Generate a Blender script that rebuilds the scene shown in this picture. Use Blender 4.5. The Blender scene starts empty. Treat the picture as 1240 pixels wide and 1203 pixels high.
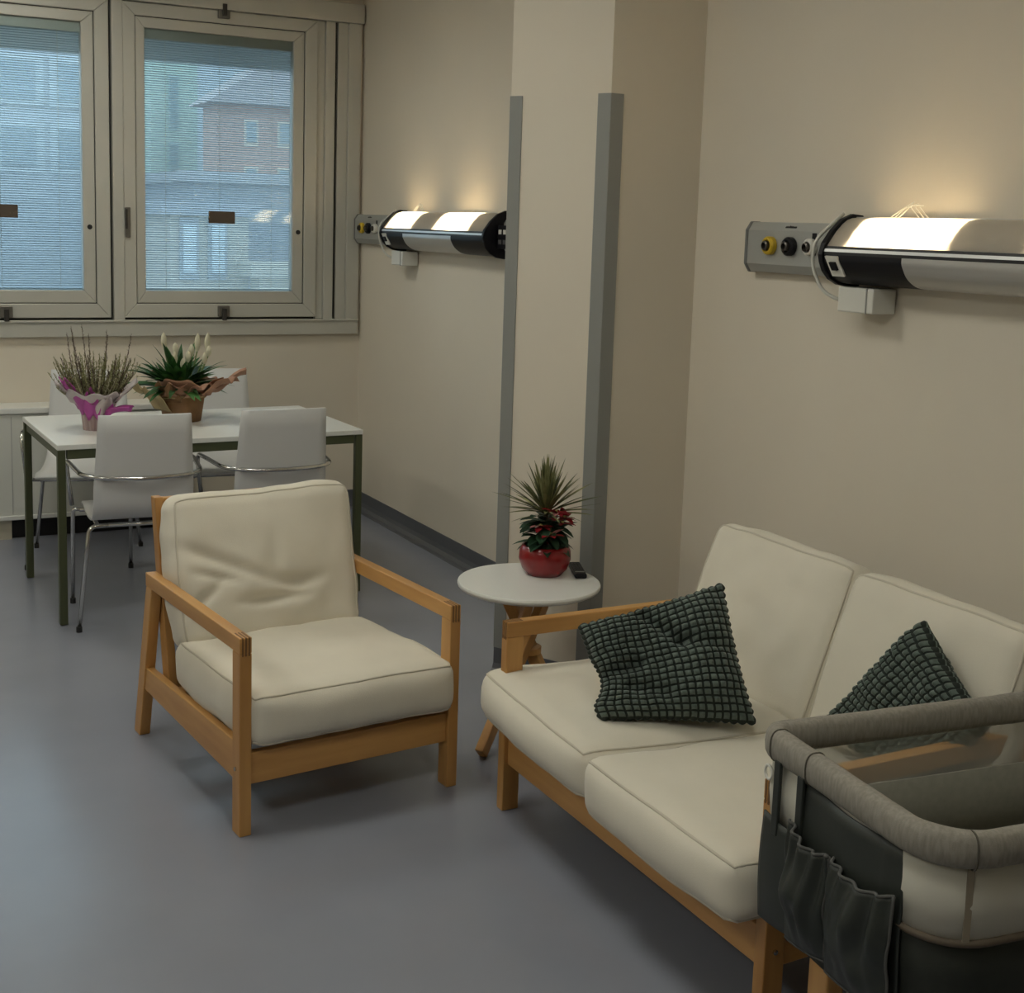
import bpy, bmesh, math, random
from mathutils import Vector, Matrix, noise
random.seed(7)
S = bpy.context.scene
COL = S.collection
PI = math.pi

# ------------------------------------------------------------------ camera
F, YAW, PIT, ROL, PX, PY = 1600.0, .4787, .1418, .0307, 604.5, 501.4
cd = bpy.data.cameras.new('camera'); cam = bpy.data.objects.new('camera', cd); COL.objects.link(cam)
_f = Vector((math.sin(YAW)*math.cos(PIT), math.cos(YAW)*math.cos(PIT), -math.sin(PIT)))
_r = Vector((math.cos(YAW), -math.sin(YAW), 0)); _u = _r.cross(_f)
_c, _s = math.cos(ROL), math.sin(ROL)
_R, _U = _c*_r + _s*_u, -_s*_r + _c*_u
m = Matrix.Identity(4)
for i in range(3):
    m[i][0], m[i][1], m[i][2] = _R[i], _U[i], -_f[i]
m[0][3], m[1][3], m[2][3] = 0, 0, 1.69
cam.matrix_world = m
cd.sensor_fit = 'HORIZONTAL'; cd.sensor_width = 36; cd.lens = F/1240*36
cd.shift_x = (620-PX)/1240; cd.shift_y = (PY-601.5)/1240
cd.clip_start = .05; cd.clip_end = 500
S.camera = cam

# ------------------------------------------------------------------ world, exposure
W = bpy.data.worlds.new('sky'); S.world = W; W.use_nodes = True
bg = W.node_tree.nodes['Background']
bg.inputs[0].default_value = (.68, .79, .90, 1); bg.inputs[1].default_value = 3.0
S.view_settings.view_transform = 'Standard'; S.view_settings.look = 'None'
S.view_settings.exposure = 0.0; S.view_settings.gamma = 1.0
S.view_settings.use_curve_mapping = False

LAMP_POWER = 13.2          # ceiling panels, radiance
UNIT_POWER = 190.0        # fluorescent tubes in the bedhead units, radiance

# ------------------------------------------------------------------ materials
MATS = {}
def mat(name, col, rough=.6, metal=0, var=.0, vscale=8, vstretch=(1, 1, 1), bump=0, bscale=200, bstretch=(1, 1, 1),
        emit=None, estr=0, trans=None, spec=.5, col2=None, sheen=0, coat=0):
    if name in MATS: return MATS[name]
    M_ = bpy.data.materials.new(name); M_.use_nodes = True; MATS[name] = M_
    nt = M_.node_tree; b = nt.nodes['Principled BSDF']
    b.inputs['Base Color'].default_value = (*col, 1); b.inputs['Roughness'].default_value = rough
    b.inputs['Metallic'].default_value = metal; b.inputs['Specular IOR Level'].default_value = spec
    if sheen: b.inputs['Sheen Weight'].default_value = sheen
    if coat: b.inputs['Coat Weight'].default_value = coat
    if emit:
        b.inputs['Emission Color'].default_value = (*emit, 1); b.inputs['Emission Strength'].default_value = estr
    tc = nt.nodes.new('ShaderNodeTexCoord')
    if var:
        mp = nt.nodes.new('ShaderNodeMapping'); mp.inputs['Scale'].default_value = vstretch
        nz = nt.nodes.new('ShaderNodeTexNoise'); nz.inputs['Scale'].default_value = vscale; nz.inputs['Detail'].default_value = 5
        cr = nt.nodes.new('ShaderNodeValToRGB')
        c2 = col2 if col2 else tuple(max(0, c*(1-var)) for c in col)
        cr.color_ramp.elements[0].color = (*c2, 1); cr.color_ramp.elements[0].position = .33
        cr.color_ramp.elements[1].color = (*col, 1); cr.color_ramp.elements[1].position = .66
        nt.links.new(tc.outputs['Object'], mp.inputs[0]); nt.links.new(mp.outputs[0], nz.inputs['Vector'])
        nt.links.new(nz.outputs['Fac'], cr.inputs[0]); nt.links.new(cr.outputs[0], b.inputs['Base Color'])
    if bump:
        mp2 = nt.nodes.new('ShaderNodeMapping'); mp2.inputs['Scale'].default_value = bstretch
        n2 = nt.nodes.new('ShaderNodeTexNoise'); n2.inputs['Scale'].default_value = bscale; n2.inputs['Detail'].default_value = 3
        bp = nt.nodes.new('ShaderNodeBump'); bp.inputs['Strength'].default_value = bump; bp.inputs['Distance'].default_value = .01
        nt.links.new(tc.outputs['Object'], mp2.inputs[0]); nt.links.new(mp2.outputs[0], n2.inputs['Vector'])
        nt.links.new(n2.outputs['Fac'], bp.inputs['Height']); nt.links.new(bp.outputs[0], b.inputs['Normal'])
    if trans is not None:      # see-through cloth or thin pane: fixed share of straight transmission
        out = nt.nodes['Material Output']
        tr = nt.nodes.new('ShaderNodeBsdfTransparent'); mx = nt.nodes.new('ShaderNodeMixShader')
        mx.inputs[0].default_value = trans
        nt.links.new(b.outputs[0], mx.inputs[1]); nt.links.new(tr.outputs[0], mx.inputs[2]); nt.links.new(mx.outputs[0], out.inputs[0])
    return M_

def glass_mat():
    M_ = bpy.data.materials.new('window_glass'); M_.use_nodes = True; nt = M_.node_tree
    nt.nodes.remove(nt.nodes['Principled BSDF']); out = nt.nodes['Material Output']
    tr = nt.nodes.new('ShaderNodeBsdfTransparent'); tr.inputs[0].default_value = (.90, .95, .96, 1)
    gl = nt.nodes.new('ShaderNodeBsdfGlossy'); gl.inputs['Roughness'].default_value = .02
    fr = nt.nodes.new('ShaderNodeFresnel'); fr.inputs[0].default_value = 1.5
    mx = nt.nodes.new('ShaderNodeMixShader')
    nt.links.new(fr.outputs[0], mx.inputs[0]); nt.links.new(tr.outputs[0], mx.inputs[1]); nt.links.new(gl.outputs[0], mx.inputs[2])
    nt.links.new(mx.outputs[0], out.inputs[0]); MATS['glass'] = M_; return M_
GLASS = glass_mat()

WALL = mat('wall_paint', (.735, .670, .560), .75, var=.04, vscale=1.5, bump=.04, bscale=350)
CEIL = mat('ceiling_paint', (.75, .73, .68), .8)
FLOOR = mat('vinyl_floor', (.262, .275, .328), .23, var=.08, vscale=2.2, bump=.012, bscale=9, spec=.38)
SKIRT = mat('skirting_vinyl', (.115, .120, .135), .4, var=.1, vscale=5)
GUARD = mat('guard_plastic', (.27, .275, .26), .45)
FRAME = mat('window_aluminium', (.55, .54, .485), .42, metal=.15, var=.05, vscale=3)
FRAME_D = mat('window_groove', (.03, .03, .028), .6)
DARK = mat('dark_plastic', (.007, .007, .010), .45, spec=.25)
BLACK = mat('black_void', (.006, .006, .007), .5)
WHITE = mat('white_laminate', (.78, .78, .74), .28)
SHELL = mat('chair_shell', (.66, .66, .65), .42)
CAB = mat('cabinet_white', (.66, .665, .61), .4)
OLIVE = mat('olive_metal', (.075, .085, .042), .42, metal=.2)
CHROME = mat('chrome', (.62, .62, .60), .16, metal=1)
RUBBER = mat('rubber', (.015, .015, .015), .7)
CREAM = mat('cream_cotton', (.74, .69, .575), .85, var=.05, vscale=6, bump=.10, bscale=420, sheen=.15)
PIPE = mat('cream_piping', (.60, .55, .45), .85)
wood_col, wood_col2 = (.60, .325, .105), (.44, .215, .062)
WX = mat('birch_x', wood_col, .38, var=.2, vscale=14, vstretch=(.12, 1, 1), col2=wood_col2)
WY = mat('birch_y', wood_col, .38, var=.2, vscale=14, vstretch=(1, .12, 1), col2=wood_col2)
WZ = mat('birch_z', wood_col, .38, var=.2, vscale=14, vstretch=(1, 1, .12), col2=wood_col2)
JOINT = mat('joint_endgrain', (.20, .10, .035), .5)
THREAD_SHADE = mat('thread_valley_shade', (.018, .026, .021), .9)  # thread colour darkened to paint in the shade of the valleys
GREENP = mat('waffle_green', (.125, .165, .140), .9, var=.35, vscale=60, sheen=.2)
GREY_RIM = mat('bassinet_melange', (.315, .290, .245), .9, var=.25, vscale=160, vstretch=(1, 1, .2), bump=.1, bscale=600)
CREAM_B = mat('bassinet_cream', (.58, .56, .48), .85, bump=.06, bscale=500)
BDARK = mat('bassinet_dark', (.024, .028, .021), .7, var=.25, vscale=20, bump=.06, bscale=500)
POCK = mat('organizer_nylon', (.026, .031, .026), .5, var=.2, vscale=12)
BLIN = mat('bassinet_lining', (.25, .24, .195), .9, var=.1, vscale=60)
BTRIM = mat('bassinet_trim', (.105, .080, .055), .7)
MESHC = mat('bassinet_mesh', (.58, .56, .50), .8, trans=.55)
ALU = mat('brushed_aluminium', (.62, .62, .61), .36, metal=.65, var=.08, vscale=30, vstretch=(1, .05, 1))
ALU2 = mat('panel_grey', (.40, .405, .385), .45, metal=.3)
TUBE = mat('fluorescent_tube', (.9, .85, .7), .4, emit=(1, .80, .52), estr=UNIT_POWER)
COVER = bpy.data.materials.new('lamp_cover'); COVER.use_nodes = True
_nt = COVER.node_tree; _b = _nt.nodes['Principled BSDF']; _b.inputs['Base Color'].default_value = (.52, .50, .46, 1); _b.inputs['Roughness'].default_value = .3
_t = _nt.nodes.new('ShaderNodeBsdfTranslucent'); _t.inputs[0].default_value = (.92, .88, .80, 1); _m = _nt.nodes.new('ShaderNodeMixShader'); _m.inputs[0].default_value = .5
_nt.links.new(_b.outputs[0], _m.inputs[1]); _nt.links.new(_t.outputs[0], _m.inputs[2]); _nt.links.new(_m.outputs[0], _nt.nodes['Material Output'].inputs[0])
PLASTIC = mat('white_plastic', (.70, .69, .63), .4)
YEL = mat('yellow_plastic', (.62, .42, .02), .4)
LABEL = mat('brown_label', (.085, .062, .042), .6)

# ------------------------------------------------------------------ mesh helpers
class MB:
    def __init__(self): self.v = []; self.f = []
    def add(self, vs, fs, M_=None):
        o = len(self.v)
        self.v += [tuple(M_ @ Vector(p)) if M_ else tuple(p) for p in vs]
        self.f += [tuple(i+o for i in q) for q in fs]; return self
    def box(self, x0, x1, y0, y1, z0, z1, M_=None):
        vs = [(x, y, z) for x in (x0, x1) for y in (y0, y1) for z in (z0, z1)]
        return self.add(vs, [(0, 1, 3, 2), (4, 6, 7, 5), (0, 4, 5, 1), (2, 3, 7, 6), (0, 2, 6, 4), (1, 5, 7, 3)], M_)
    def bar(self, p0, p1, w, h, up=(0, 0, 1)):
        p0, p1 = Vector(p0), Vector(p1); d = (p1-p0); L = d.length; d.normalize()
        u = Vector(up); x = d.cross(u)
        if x.length < 1e-4: x = d.cross(Vector((0, 1, 0)))
        x.normalize(); z = x.cross(d)
        M_ = Matrix(((x.x, d.x, z.x, p0.x), (x.y, d.y, z.y, p0.y), (x.z, d.z, z.z, p0.z), (0, 0, 0, 1)))
        return self.box(-w/2, w/2, 0, L, -h/2, h/2, M_)
    def prism(self, poly, axis, a, b):
        """poly: list of 2-D points, extruded along axis from a to b (axis 'x': pts are (y,z), 'y': (x,z), 'z': (x,y))"""
        n = len(poly)
        def P(p, t):
            return {'x': (t, p[0], p[1]), 'y': (p[0], t, p[1]), 'z': (p[0], p[1], t)}[axis]
        vs = [P(p, a) for p in poly] + [P(p, b) for p in poly]
        fs = [(i, (i+1) % n, (i+1) % n+n, i+n) for i in range(n)] + [tuple(range(n))[::-1], tuple(range(n, 2*n))]
        return self.add(vs, fs)
    def tube(self, pts, r, n=8, closed=False, cap=True):
        pts = [Vector(p) for p in pts]; N = len(pts)
        rr = r if callable(r) else (lambda t: r)
        T = []
        for i in range(N):
            a = pts[i-1] if (i > 0 or closed) else pts[i]; b = pts[(i+1) % N] if (i < N-1 or closed) else pts[i]
            t = (b-a); T.append(t.normalized() if t.length > 1e-9 else Vector((0, 0, 1)))
        nrm = T[0].orthogonal().normalized(); vs = []
        for i in range(N):
            nrm = (nrm - T[i]*nrm.dot(T[i])); nrm = nrm.normalized() if nrm.length > 1e-6 else T[i].orthogonal().normalized()
            bn = T[i].cross(nrm); ra = rr(i/max(1, N-1))
            for k in range(n):
                a = 2*PI*k/n; vs.append(pts[i] + (nrm*math.cos(a)+bn*math.sin(a))*ra)
        fs = []
        for i in range(N if closed else N-1):
            j = (i+1) % N
            for k in range(n): fs.append((i*n+k, i*n+(k+1) % n, j*n+(k+1) % n, j*n+k))
        if cap and not closed: fs += [tuple(range(n))[::-1], tuple(range((N-1)*n, N*n))]
        return self.add(vs, fs)
    def lathe(self, prof, cx=0, cy=0, n=32, M_=None):
        vs = []; N = len(prof)
        for r, z in prof:
            for k in range(n): a = 2*PI*k/n; vs.append((cx+r*math.cos(a), cy+r*math.sin(a), z))
        fs = [(i*n+k, i*n+(k+1) % n, (i+1)*n+(k+1) % n, (i+1)*n+k) for i in range(N-1) for k in range(n)]
        if prof[0][0] > 1e-5: fs.append(tuple(range(n))[::-1])
        if prof[-1][0] > 1e-5: fs.append(tuple(range((N-1)*n, N*n)))
        return self.add(vs, fs, M_)
    def grid(self, fn, nu, nv, closed_u=False):
        vs = [fn(i/nu, j/nv) for j in range(nv+1) for i in range(nu+(0 if closed_u else 1))]
        w = nu if closed_u else nu+1
        fs = [(j*w+i, j*w+(i+1) % w, (j+1)*w+(i+1) % w, (j+1)*w+i) for j in range(nv) for i in range(nu)]
        return self.add(vs, fs)
    def build(self, name, material, parent=None, smooth=False, bevel=0, solid=0, sub=0, merge=False):
        me = bpy.data.meshes.new(name); me.from_pydata(self.v, [], self.f); me.update()
        bm = bmesh.new(); bm.from_mesh(me)
        if merge: bmesh.ops.remove_doubles(bm, verts=bm.verts, dist=1e-5)
        bmesh.ops.recalc_face_normals(bm, faces=bm.faces); bm.to_mesh(me); bm.free()
        if smooth:
            for p in me.polygons: p.use_smooth = True
        me.materials.append(material)
        o = bpy.data.objects.new(name, me); COL.objects.link(o)
        if parent: o.parent = parent
        if solid:
            q = o.modifiers.new('thickness', 'SOLIDIFY'); q.thickness = solid; q.offset = 0
        if bevel:
            q = o.modifiers.new('bevel', 'BEVEL'); q.width = bevel; q.segments = 2; q.limit_method = 'ANGLE'; q.angle_limit = .6
        if sub:
            q = o.modifiers.new('sub', 'SUBSURF'); q.levels = sub; q.render_levels = sub
        return o

def thing(name, label, cat, loc=(0, 0, 0), rz=0, group=None):
    o = bpy.data.objects.new(name, None); COL.objects.link(o); o.empty_display_size = .1
    o.location = loc; o.rotation_euler = (0, 0, rz); return tag(o, label, cat, group)
def tag(o, label, cat, group=None):
    o['label'] = label; o['category'] = cat
    if group: o['group'] = group
    return o
def struct(o): o['kind'] = 'structure'; return o
def sub(o, p, label=None):
    o.parent = p
    if label: o['label'] = label
    return o
def fillet(pts, r, n=5):
    pts = [Vector(p) for p in pts]; out = [pts[0]]
    for i in range(1, len(pts)-1):
        a, b, c = pts[i-1], pts[i], pts[i+1]
        d1, d2 = (a-b), (c-b); rr = min(r, d1.length*.45, d2.length*.45)
        p, q = b+d1.normalized()*rr, b+d2.normalized()*rr
        for k in range(n+1):
            t = k/n; out.append(p*(1-t)**2 + b*2*t*(1-t) + q*t*t)
    out.append(pts[-1]); return out
def lerp(a, b, t): return a+(b-a)*t

# ================================================================== THE ROOM
XR, YB, ZC = 2.83, 7.28, 3.05
XL, YF = -3.2, -2.6
struct(MB().box(XL-.2, XR+.2, YF-.2, YB+.35, -.12, 0).build('floor', FLOOR))
struct(MB().box(XL-.2, XR+.2, YF-.2, YB+.35, ZC, ZC+.12).build('ceiling', CEIL))
struct(MB().box(XR, XR+.2, YF-.2, YB+.35, 0, ZC).build('wall_right', WALL))
struct(MB().box(XL-.2, XL, YF-.2, YB+.35, 0, ZC).build('wall_left', WALL))
struct(MB().box(XL, XR, YF-.2, YF, 0, ZC).build('wall_front', WALL))
WX0, WX1, WZ0, WZ1 = .22, 2.815, 1.04, 2.83          # window opening
bw = MB().box(XL, WX0, YB, YB+.35, 0, ZC).box(WX0, XR, YB, YB+.35, 0, WZ0).box(WX0, XR, YB, YB+.35, WZ1, ZC).box(WX1, XR, YB, YB+.35, WZ0, WZ1)
struct(bw.build('wall_back', WALL))
# free-standing column with one splayed face
PB, PA = (2.446, 3.953), (2.246, 4.309)
pil = [(XR+.01, PB[1]), PB, PA, (2.52, 4.56), (XR+.01, 4.56)]
pillar = struct(MB().prism(pil, 'z', 0, ZC).build('wall_pillar', WALL))
# corner guards: L profiles of two leaves
def guard(name, c, d1, d2, z0, z1):
    c = Vector((*c, 0)); d1 = Vector((*d1, 0)).normalized(); d2 = Vector((*d2, 0)).normalized()
    t, Lf = .004, .05
    out = -(d1+d2).normalized()
    n1 = Vector((-d1.y, d1.x, 0)); n1 = n1 if n1.dot(out) > 0 else -n1
    n2 = Vector((-d2.y, d2.x, 0)); n2 = n2 if n2.dot(out) > 0 else -n2
    k = t/max(.3, out.dot(n1)); tip = c+out*k
    poly = [c+d1*Lf, c+d1*Lf+n1*t, tip, c+d2*Lf+n2*t, c+d2*Lf, c]
    return struct(MB().prism([(p.x, p.y) for p in poly], 'z', z0, z1).build(name, GUARD, bevel=.0015))
dA = (PA[0]-PB[0], PA[1]-PB[1])
guard('trim_1', PB, dA, (1, 0), .10, 2.15)
guard('trim_2', PA, (-dA[0], -dA[1]), (2.52-PA[0], 4.56-PA[1]), .10, 2.15)
# coved skirting
def skirting(name, p0, p1, out):
    p0, p1, o = Vector((*p0, 0)), Vector((*p1, 0)), Vector((*out, 0)).normalized()
    prof = [(0, 0), (.055, 0), (.055, .002), (.03, .006), (.012, .02), (.005, .04), (.004, .10), (0, .10)]
    vs = [p+o*d+Vector((0, 0, z)) for p in (p0, p1) for d, z in prof]; n = len(prof)
    fs = [(i, (i+1) % n, (i+1) % n+n, i+n) for i in range(n)] + [tuple(range(n))[::-1], tuple(range(n, 2*n))]
    return struct(MB().add(vs, fs).build(name, SKIRT))
skirting('baseboard_right', (XR, YB), (XR, 4.56), (-1, 0))
skirting('baseboard_right', (XR, 3.953), (XR, YF), (-1, 0))
skirting('baseboard_back', (1.72, YB), (XR, YB), (0, -1))
skirting('baseboard_pillar', PA, PB, (-.87, -.49))
skirting('baseboard_pillar', PB, (XR, PB[1]), (0, -1))
skirting('baseboard_left', (XL, YF), (XL, YB), (1, 0))

# ------------------------------------------------------------------ window
win = struct(bpy.data.objects.new('window_1', None)); COL.objects.link(win); win.location = (0, YB, 0)
def wb(name, boxes, m_=FRAME, parent=win, bevel=.003):
    b = MB()
    for q in boxes: b.box(*q)
    return b.build(name, m_, parent, bevel=bevel)
# outer frame members (y local: negative = into the room)
wb('frame_sill', [(WX0, 2.81, -.035, .10, 1.035, 1.122), (WX0, 2.81, -.045, -.02, 1.112, 1.124)])
wb('frame_head', [(WX0, 2.82, -.05, .10, 2.795, 2.90)])
wb('frame_mullion', [(1.418, 1.474, -.030, .10, 1.122, 2.795)])
wb('frame_jamb', [(2.555, 2.60, -.005, .10, 1.122, 2.795), (2.60, 2.655, -.025, .10, 1.122, 2.795)])
wb('frame_jamb', [(2.675, 2.735, -.012, .10, 1.122, 2.795), (2.735, 2.81, -.032, .10, 1.122, 2.795)])
wb('frame_jamb', [(WX0, .335, -.03, .10, 1.122, 2.795)])
wb('shadow_gap', [(.335, 2.553, .012, .10, 1.118, 1.140)], FRAME_D, bevel=0)
wb('shadow_gap', [(.335, 2.553, .012, .10, 2.785, 2.80)], FRAME_D, bevel=0)
wb('shadow_gap', [(2.655, 2.675, .01, .10, 1.122, 2.795)], FRAME_D, bevel=0)
wb('shadow_gap', [(1.404, 1.418, .01, .10, 1.122, 2.795)], FRAME_D, bevel=0)
# daylight box outside the panes: outer reveal and sun shade
wb('outer_sunshade', [(WX0-.2, 2.95, .30, .325, 2.535, 2.72)], mat('shade_blue_grey', (.60, .64, .68), .6), bevel=.005)

SLAT = bpy.data.materials.new('blind_slat'); SLAT.use_nodes = True; MATS['blind_slat'] = SLAT
_nt = SLAT.node_tree; _b = _nt.nodes['Principled BSDF']; _b.inputs['Base Color'].default_value = (.78, .82, .84, 1); _b.inputs['Roughness'].default_value = .5
_t = _nt.nodes.new('ShaderNodeBsdfTranslucent'); _t.inputs[0].default_value = (.82, .88, .92, 1); _m = _nt.nodes.new('ShaderNodeMixShader'); _m.inputs[0].default_value = .55
_nt.links.new(_b.outputs[0], _m.inputs[1]); _nt.links.new(_t.outputs[0], _m.inputs[2]); _nt.links.new(_m.outputs[0], _nt.nodes['Material Output'].inputs[0])
def sash(x0, x1, z0, z1):
    """one sash: mitred frame in two steps, pane, blind between the panes, fittings"""
    s = bpy.data.objects.new('sash', None); COL.objects.link(s); s.parent = win
    g0, g1, gz0, gz1 = x0+.118, x1-.138, z0+.145, z1-.125
    def rail(nm, a, b, c, d, y0):   # mitred member: outer edge a-b, inner edge c-d (x,z)
        MB().prism([a, b, d, c], 'y', y0, .06).build(nm, FRAME, s, bevel=.004)
    def ring(nm, o, i, y0):
        (ox0, ox1, oz0, oz1), (ix0, ix1, iz0, iz1) = o, i
        rail(nm, (ox0, oz0), (ox1, oz0), (ix0, iz0), (ix1, iz0), y0)
        rail(nm, (ox0, oz1), (ox1, oz1), (ix0, iz1), (ix1, iz1), y0)
        rail(nm, (ox0, oz0), (ox0, oz1), (ix0, iz0), (ix0, iz1), y0)
        rail(nm, (ox1, oz0), (ox1, oz1), (ix1, iz0), (ix1, iz1), y0)
    mid = (x0+.066, x1-.072, z0+.075, z1-.066)
    ring('sash_frame', (x0, x1, z0, z1), mid, -.022)
    ring('glazing_bead', (mid[0]+.004, mid[1]-.004, mid[2]+.004, mid[3]-.004), (g0, g1, gz0, gz1), -.010)
    MB().box(mid[0]-.002, mid[1]+.002, -.006, .05, mid[2]-.002, mid[2]+.006).box(mid[0]-.002, mid[1]+.002, -.006, .05, mid[3]-.006, mid[3]+.002)\
        .box(mid[0]-.002, mid[0]+.006, -.006, .05, mid[2], mid[3]).box(mid[1]-.006, mid[1]+.002, -.006, .05, mid[2], mid[3]).build('bead_gap', FRAME_D, s)
    p = MB().box(g0-.004, g1+.004, .006, .010, gz0-.004, gz1+.004).build('pane', GLASS, s)
    MB().box(g0-.004, g1+.004, .052, .056, gz0-.004, gz1+.004).build('pane', GLASS, s)
    MB().box(g0, g1, .014, .046, gz1-.052, gz1+.004).build('blind_headrail', FRAME, s, bevel=.003)
    MB().box(g0+.004, g1-.004, .022, .038, gz0+.002, gz0+.012).build('blind_bottom_rail', SLAT, s, bevel=.002)
    # slats: fine, closely spaced
    sl = MB(); z = gz0+.022; hw = .0066; tl = math.radians(38)
    while z < gz1-.055:
        jit = random.uniform(-.05, .05)
        c_, s_ = math.cos(tl+jit)*hw, math.sin(tl+jit)*hw
        cy = .030
        sl.add([(g0+.003, cy-c_, z-s_), (g1-.003, cy-c_, z-s_), (g0+.003, cy, z+.0016), (g1-.003, cy, z+.0016), (g0+.003, cy+c_, z+s_), (g1-.003, cy+c_, z+s_)],
               [(0, 1, 3, 2), (2, 3, 5, 4)])
        z += .0122
    o = sl.build('blind_slats', SLAT, s); o['kind'] = 'stuff'
    for fx in (.14, .5, .86):
        x = lerp(g0, g1, fx); MB().box(x-.0012, x+.0012, .018, .0195, gz0+.01, gz1-.04).build('blind_cord', PLASTIC, s)
    cx = (x0+x1)/2
    for zz, sg in ((z1-.012, 1), (z0+.004, -1)):
        h = MB().box(cx-.032, cx+.032, -.045, -.018, zz-.03*(1 if sg > 0 else 0), zz+.03+.03*(0 if sg > 0 else 1)).build('stay_bracket', mat('bracket_grey', (.17, .16, .14), .4, metal=.6), s, bevel=.004)
        MB().box(cx-.012, cx+.012, -.056, -.040, zz-.018, zz+.045).build('stay_bolt', mat('bracket_dark', (.06, .055, .05), .4, metal=.6), h, bevel=.002)
    MB().lathe([(.013, 0), (.013, .004), (0.0, .004)], n=16, M_=Matrix.Translation((x1-.105, -.0105, lerp(z0, z1, .29))) @ Matrix.Rotation(PI/2, 4, 'X')).build('lock_hole', BLACK, s)
    hz = lerp(z0, z1, .305)
    hd = MB().box(x0+.006, x0+.034, -.034, -.020, hz-.075, hz+.085).build('handle_recess', mat('bracket_grey', (.17, .16, .14)), s, bevel=.004)
    MB().box(x0+.004, x0+.016, -.050, -.030, hz-.03, hz+.075).build('lever', mat('bracket_dark', (.06, .055, .05)), hd, bevel=.003)
    lb = MB().box(cx-.075, cx+.072, .000, .0055, 1.652, 1.720).build('pane_label', LABEL, s); lb['label'] = 'small brown sticker on the window pane'
    return s
sash(1.474, 2.553, 1.135, 2.792)
sash(.335, 1.404, 1.135, 2.792)

# ------------------------------------------------------------------ outdoors, seen through the blinds
GROUND = mat('outdoor_asphalt', (.22, .23, .25), .9, var=.2, vscale=.3)
struct(MB().box(-80, 140, 7.9, 160, -6.2, -6).build('ground', GROUND))
def building(name, label, loc, w, d, z0, z1, wall_c, roof_c=None, win_c=(.10, .13, .16), cols=(), rows=(), ww=.5, wh=.8, trim_c=None, pitched=False):
    t = thing(name, label, 'building', (loc[0], loc[1], z0))
    h = z1-z0
    MB().box(0, w, 0, d, 0, h).build('wall', mat(name+'_wall', wall_c, .85, var=.1, vscale=.6), t)
    rm = mat(name+'_roof', roof_c or wall_c, .8, var=.15, vscale=1)
    if pitched:
        MB().prism([(-.4, h), (w+.4, h), (w*.8, h+1.2), (w*.25, h+1.2)], 'y', -.5, d+.5).build('roof', rm, t)
    else:
        MB().box(-.15, w+.15, -.15, d+.15, h, h+.18).build('roof', rm, t)
    gm = mat(name+'_pane', win_c, .25)
    tm = mat(name+'_trim', trim_c or tuple(min(1, c*1.4) for c in wall_c), .8)
    for z in rows:
        for x in cols:
            f = MB().box(x-ww*.75, x+ww*.75, -.05, .02, z-.1-z0, z+wh+.1-z0).build('window', tm, t)
            MB().box(x-ww/2, x+ww/2, -.08, -.03, z-z0, z+wh-z0).build('pane', gm, f)
    return t
building('sky_backdrop', 'added pale grey backdrop covering the bright sky outside the window', (6, 75, 0), 34, 4, -6, 17, (.52, .58, .62))  # made-up block, fills the sky gap to mute its brightness
building('tower_block', 'tall pale green tower block outside the window', (10.05, 45, 0), 1.55, 2, -6, 15, (.46, .60, .52), trim_c=(.36, .48, .48),
         win_c=(.22, .32, .34), cols=(.75,), rows=(0.2, 2.4, 4.6, 6.8, 9), ww=.22, wh=1.6)
building('apartment_house', 'orange apartment house with pitched roof outside the window', (10.9, 40, 0), 5.2, 1.6, -6, 5.05, (.62, .42, .36), (.50, .46, .47),
         trim_c=(.82, .70, .58), win_c=(.34, .42, .46), cols=(1.05, 2.1, 3.6), rows=(.7, 2.55, 3.95), ww=.30, wh=.60, pitched=True)
building('grey_warehouse', 'long grey building with a flat roof outside the window', (5.6, 22, 0), 8, 6, -6, 2.25, (.42, .46, .52), (.48, .50, .54))
building('white_pavilion', 'low white pavilion with tall openings outside the window', (4.15, 17.5, 0), 1.05, 3, -6, 1.70, (.62, .60, .54), (.42, .46, .52),
         trim_c=(.42, .47, .52), win_c=(.66, .76, .82), cols=(.24, .62), rows=(.95,), ww=.17, wh=.62)
building('garden_wall', 'pale low wall beside the pavilion outside the window', (5.2, 17, 0), 3.2, .4, -6, .92, (.66, .64, .56))
building('office_block', 'pale blue grey office block outside the left pane', (.2, 26, 0), 5.0, 7, -6, 5.2, (.52, .57, .62), (.46, .50, .55), trim_c=(.56, .62, .66), win_c=(.34, .42, .48),
         cols=(3.2, 4.2), rows=(2.5, 3.7), ww=.6, wh=.7)

# ------------------------------------------------------------------ ceiling lamps
PANEL = mat('panel_diffuser', (.9, .9, .88), .5, emit=(1.0, .992, .880), estr=LAMP_POWER)
def panel(x, y, label):
    t = thing('ceiling_lamp', label, 'lamp', (x, y, ZC), 0, 'ceiling panel lamps')
    MB().box(-.32, .32, -.32, -.30, -.03, 0).box(-.32, .32, .30, .32, -.03, 0).box(-.32, -.30, -.30, .30, -.03, 0).box(.30, .32, -.30, .30, -.03, 0).build('frame', ALU2, t)
    MB().box(-.30, .30, -.30, .30, -.022, -.012).build('diffuser', PANEL, t)
for _x, _w in ((.9, 'on the sofa side'), (-1.5, 'on the far side')):
    for _y, _v in ((1.2, 'nearest the camera'), (3.6, 'in the middle'), (6.0, 'nearest the window')):
        panel(_x, _y, 'square ceiling lamp %s, %s' % (_w, _v))

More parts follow.
